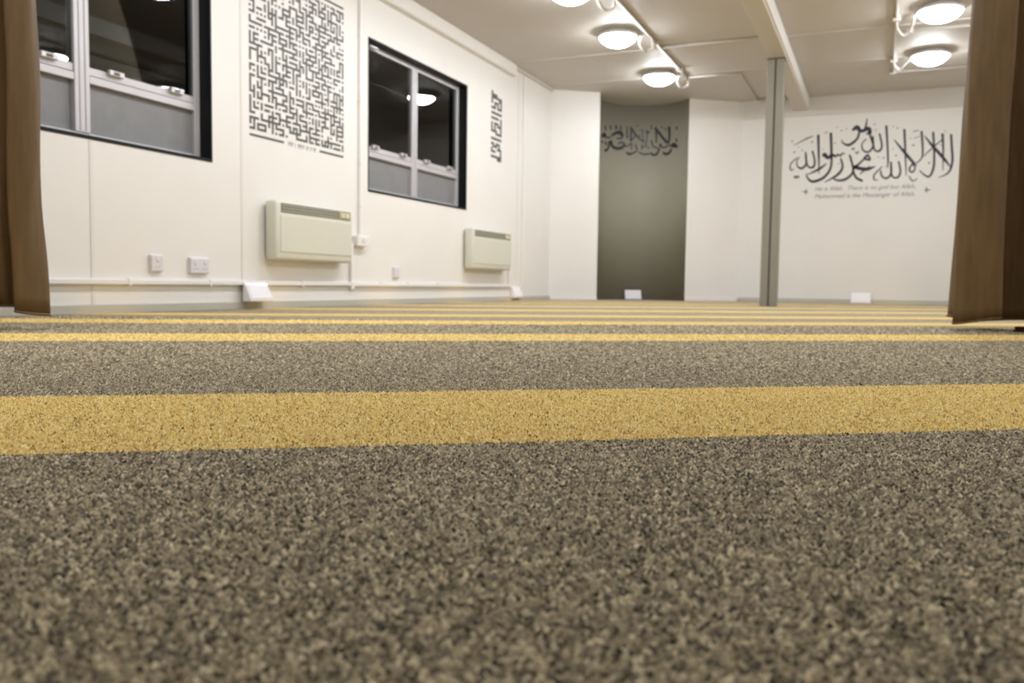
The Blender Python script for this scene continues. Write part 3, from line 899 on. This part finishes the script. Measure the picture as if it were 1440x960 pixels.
root = empty('niche_calligraphy', (NC.x + MN.x * NR, NC.y + MN.y * NR, 1.7)); tag(root, 'black Arabic calligraphy band across the upper grey niche', 'wall lettering')
under(sm.build('arabic_lettering', M_VINYL), root)

# ------------------------------------------------------------------ curtains
def curtain(knots, zb, zt, label, flare, seed, edge_u):
    """knots = (u along the rail, offset across the rail); the cloth hangs in folds along the curve"""
    r = random.Random(seed)
    c = catmull(knots, 10)
    rows = 46
    vs, fs = [], []
    nc = len(c)
    for j in range(rows):
        t = j / (rows - 1)
        z = zb + (zt - zb) * t
        for i, p in enumerate(c):
            u, o = p[0], p[1]
            k = 1.0 + 0.10 * (1 - t)
            o2 = o * (0.75 + 0.35 * (1 - t)) + 0.006 * math.sin(9 * t + 0.13 * i)
            e = math.exp(-abs(u - edge_u) / 0.16)
            u2 = u + flare(t) * e + 0.004 * math.sin(23 * t + i * 0.2) * e
            zz = z + (0.014 * math.sin(u * 17 + 1.0) * (1 - t) ** 6)
            q = SD * u2 + SN * (3.0 + o2)
            vs.append((q.x, q.y, zz))
    for j in range(rows - 1):
        for i in range(nc - 1):
            fs.append((j * nc + i, j * nc + i + 1, (j + 1) * nc + i + 1, (j + 1) * nc + i))
    um = sum(p[0] for p in c) / nc
    q0 = SD * um + SN * 3.0
    root = empty('curtain', (q0.x, q0.y, zb)); tag(root, label, 'curtain', 'brown curtains on the room divider rail')
    ob = MB().add(vs, fs).build('cloth', M_CURTAIN, smooth=True)
    sol = ob.modifiers.new('thickness', 'SOLIDIFY'); sol.thickness = 0.003
    under(ob, root)
    he = MB().tube([vs[i] for i in range(nc)], 0.005, 6).build('hem', M_CURTAIN, smooth=True)
    under(he, root)
    return root

# left curtain, bunched towards the wall
kl = [(-0.918, 0.02), (-0.925, -0.005), (-0.95, -0.03), (-0.985, -0.045), (-0.998, 0.0), (-1.002, 0.06), (-1.01, 0.11), (-1.03, 0.13), (-1.07, 0.10), (-1.11, 0.13), (-1.15, 0.11), (-1.18, 0.05), (-1.21, -0.04),
      (-1.24, 0.0), (-1.27, 0.08), (-1.30, 0.02), (-1.33, -0.04), (-1.37, 0.0), (-1.40, 0.05), (-1.44, 0.0), (-1.48, 0.0)]
curtain([(a - 0.004, b) for a, b in kl], 0.062, 2.30, 'brown satin curtain hanging at the left edge in front of the window', lambda t: 0.018 * max(0, 1 - t * 7), 3, -0.915)
# right curtain, a broad flat panel then deep folds
kr = [(2.445, 0.035), (2.447, 0.02), (2.48, -0.005), (2.54, -0.03), (2.595, -0.04), (2.612, 0.0), (2.617, 0.12), (2.625, 0.25), (2.65, 0.29), (2.70, 0.26), (2.75, 0.24), (2.79, 0.30), (2.83, 0.28), (2.87, 0.20), (2.90, 0.05), (2.93, -0.04),
      (2.97, -0.02), (2.99, 0.10), (3.03, 0.14), (3.06, 0.0), (3.10, -0.05), (3.14, 0.0), (3.18, 0.10), (3.22, 0.0), (3.26, -0.04), (3.30, 0.03), (3.34, 0.0)]
curtain([(a + 0.024, b) for a, b in kr], 0.046, 2.30, 'brown satin curtain hanging at the right edge beside the calligraphy', lambda t: 0.040 * t, 4, 2.46)
ra, rb = SD * -1.53 + SN * 3.0, SD * 3.55 + SN * 3.0
root = empty('curtain_rail', (0, 3.66, 2.30)); tag(root, 'white curtain rail fixed under the ceiling across the room', 'rail')
a, b = SD * -1.50 + SN * 3.0, SD * 3.40 + SN * 3.0
under(MB().tube([(a.x, a.y, 2.315), (b.x, b.y, 2.315)], 0.014).build('pole', M_WPLASTIC, smooth=True), root)
for u in (-1.4, 0.0, 1.2, 2.3, 3.3):
    q = SD * u + SN * 3.0
    under(MB().box(q.x - 0.012, q.x + 0.012, q.y - 0.012, q.y + 0.012, 2.32, HC).build('bracket', M_WPLASTIC), root)

# ------------------------------------------------------------------ small things on the carpet
root = empty('folded_cloth', (0.60, 4.05, 0.0), 0.6); tag(root, 'small dark red folded cloth on the carpet under the right curtain', 'cloth')
b = MB().box(-0.075, 0.12, -0.05, 0.05, 0.002, 0.012).build('lower_fold', M_RED, bevel=0.004); b.parent = root
b = MB().box(-0.07, 0.115, -0.046, 0.048, 0.0125, 0.024).build('upper_fold', M_RED, bevel=0.005); b.parent = root
tag(MB().tube(smooth_path([(-0.6085, 1.735, 0.007), (-0.606, 1.726, 0.009), (-0.6035, 1.722, 0.010), (-0.6005, 1.712, 0.008)]), 0.0012, 6).build('lint_thread', M_LINT),
    'tiny dark thread lying on the grey carpet beyond the gold band', 'thread')
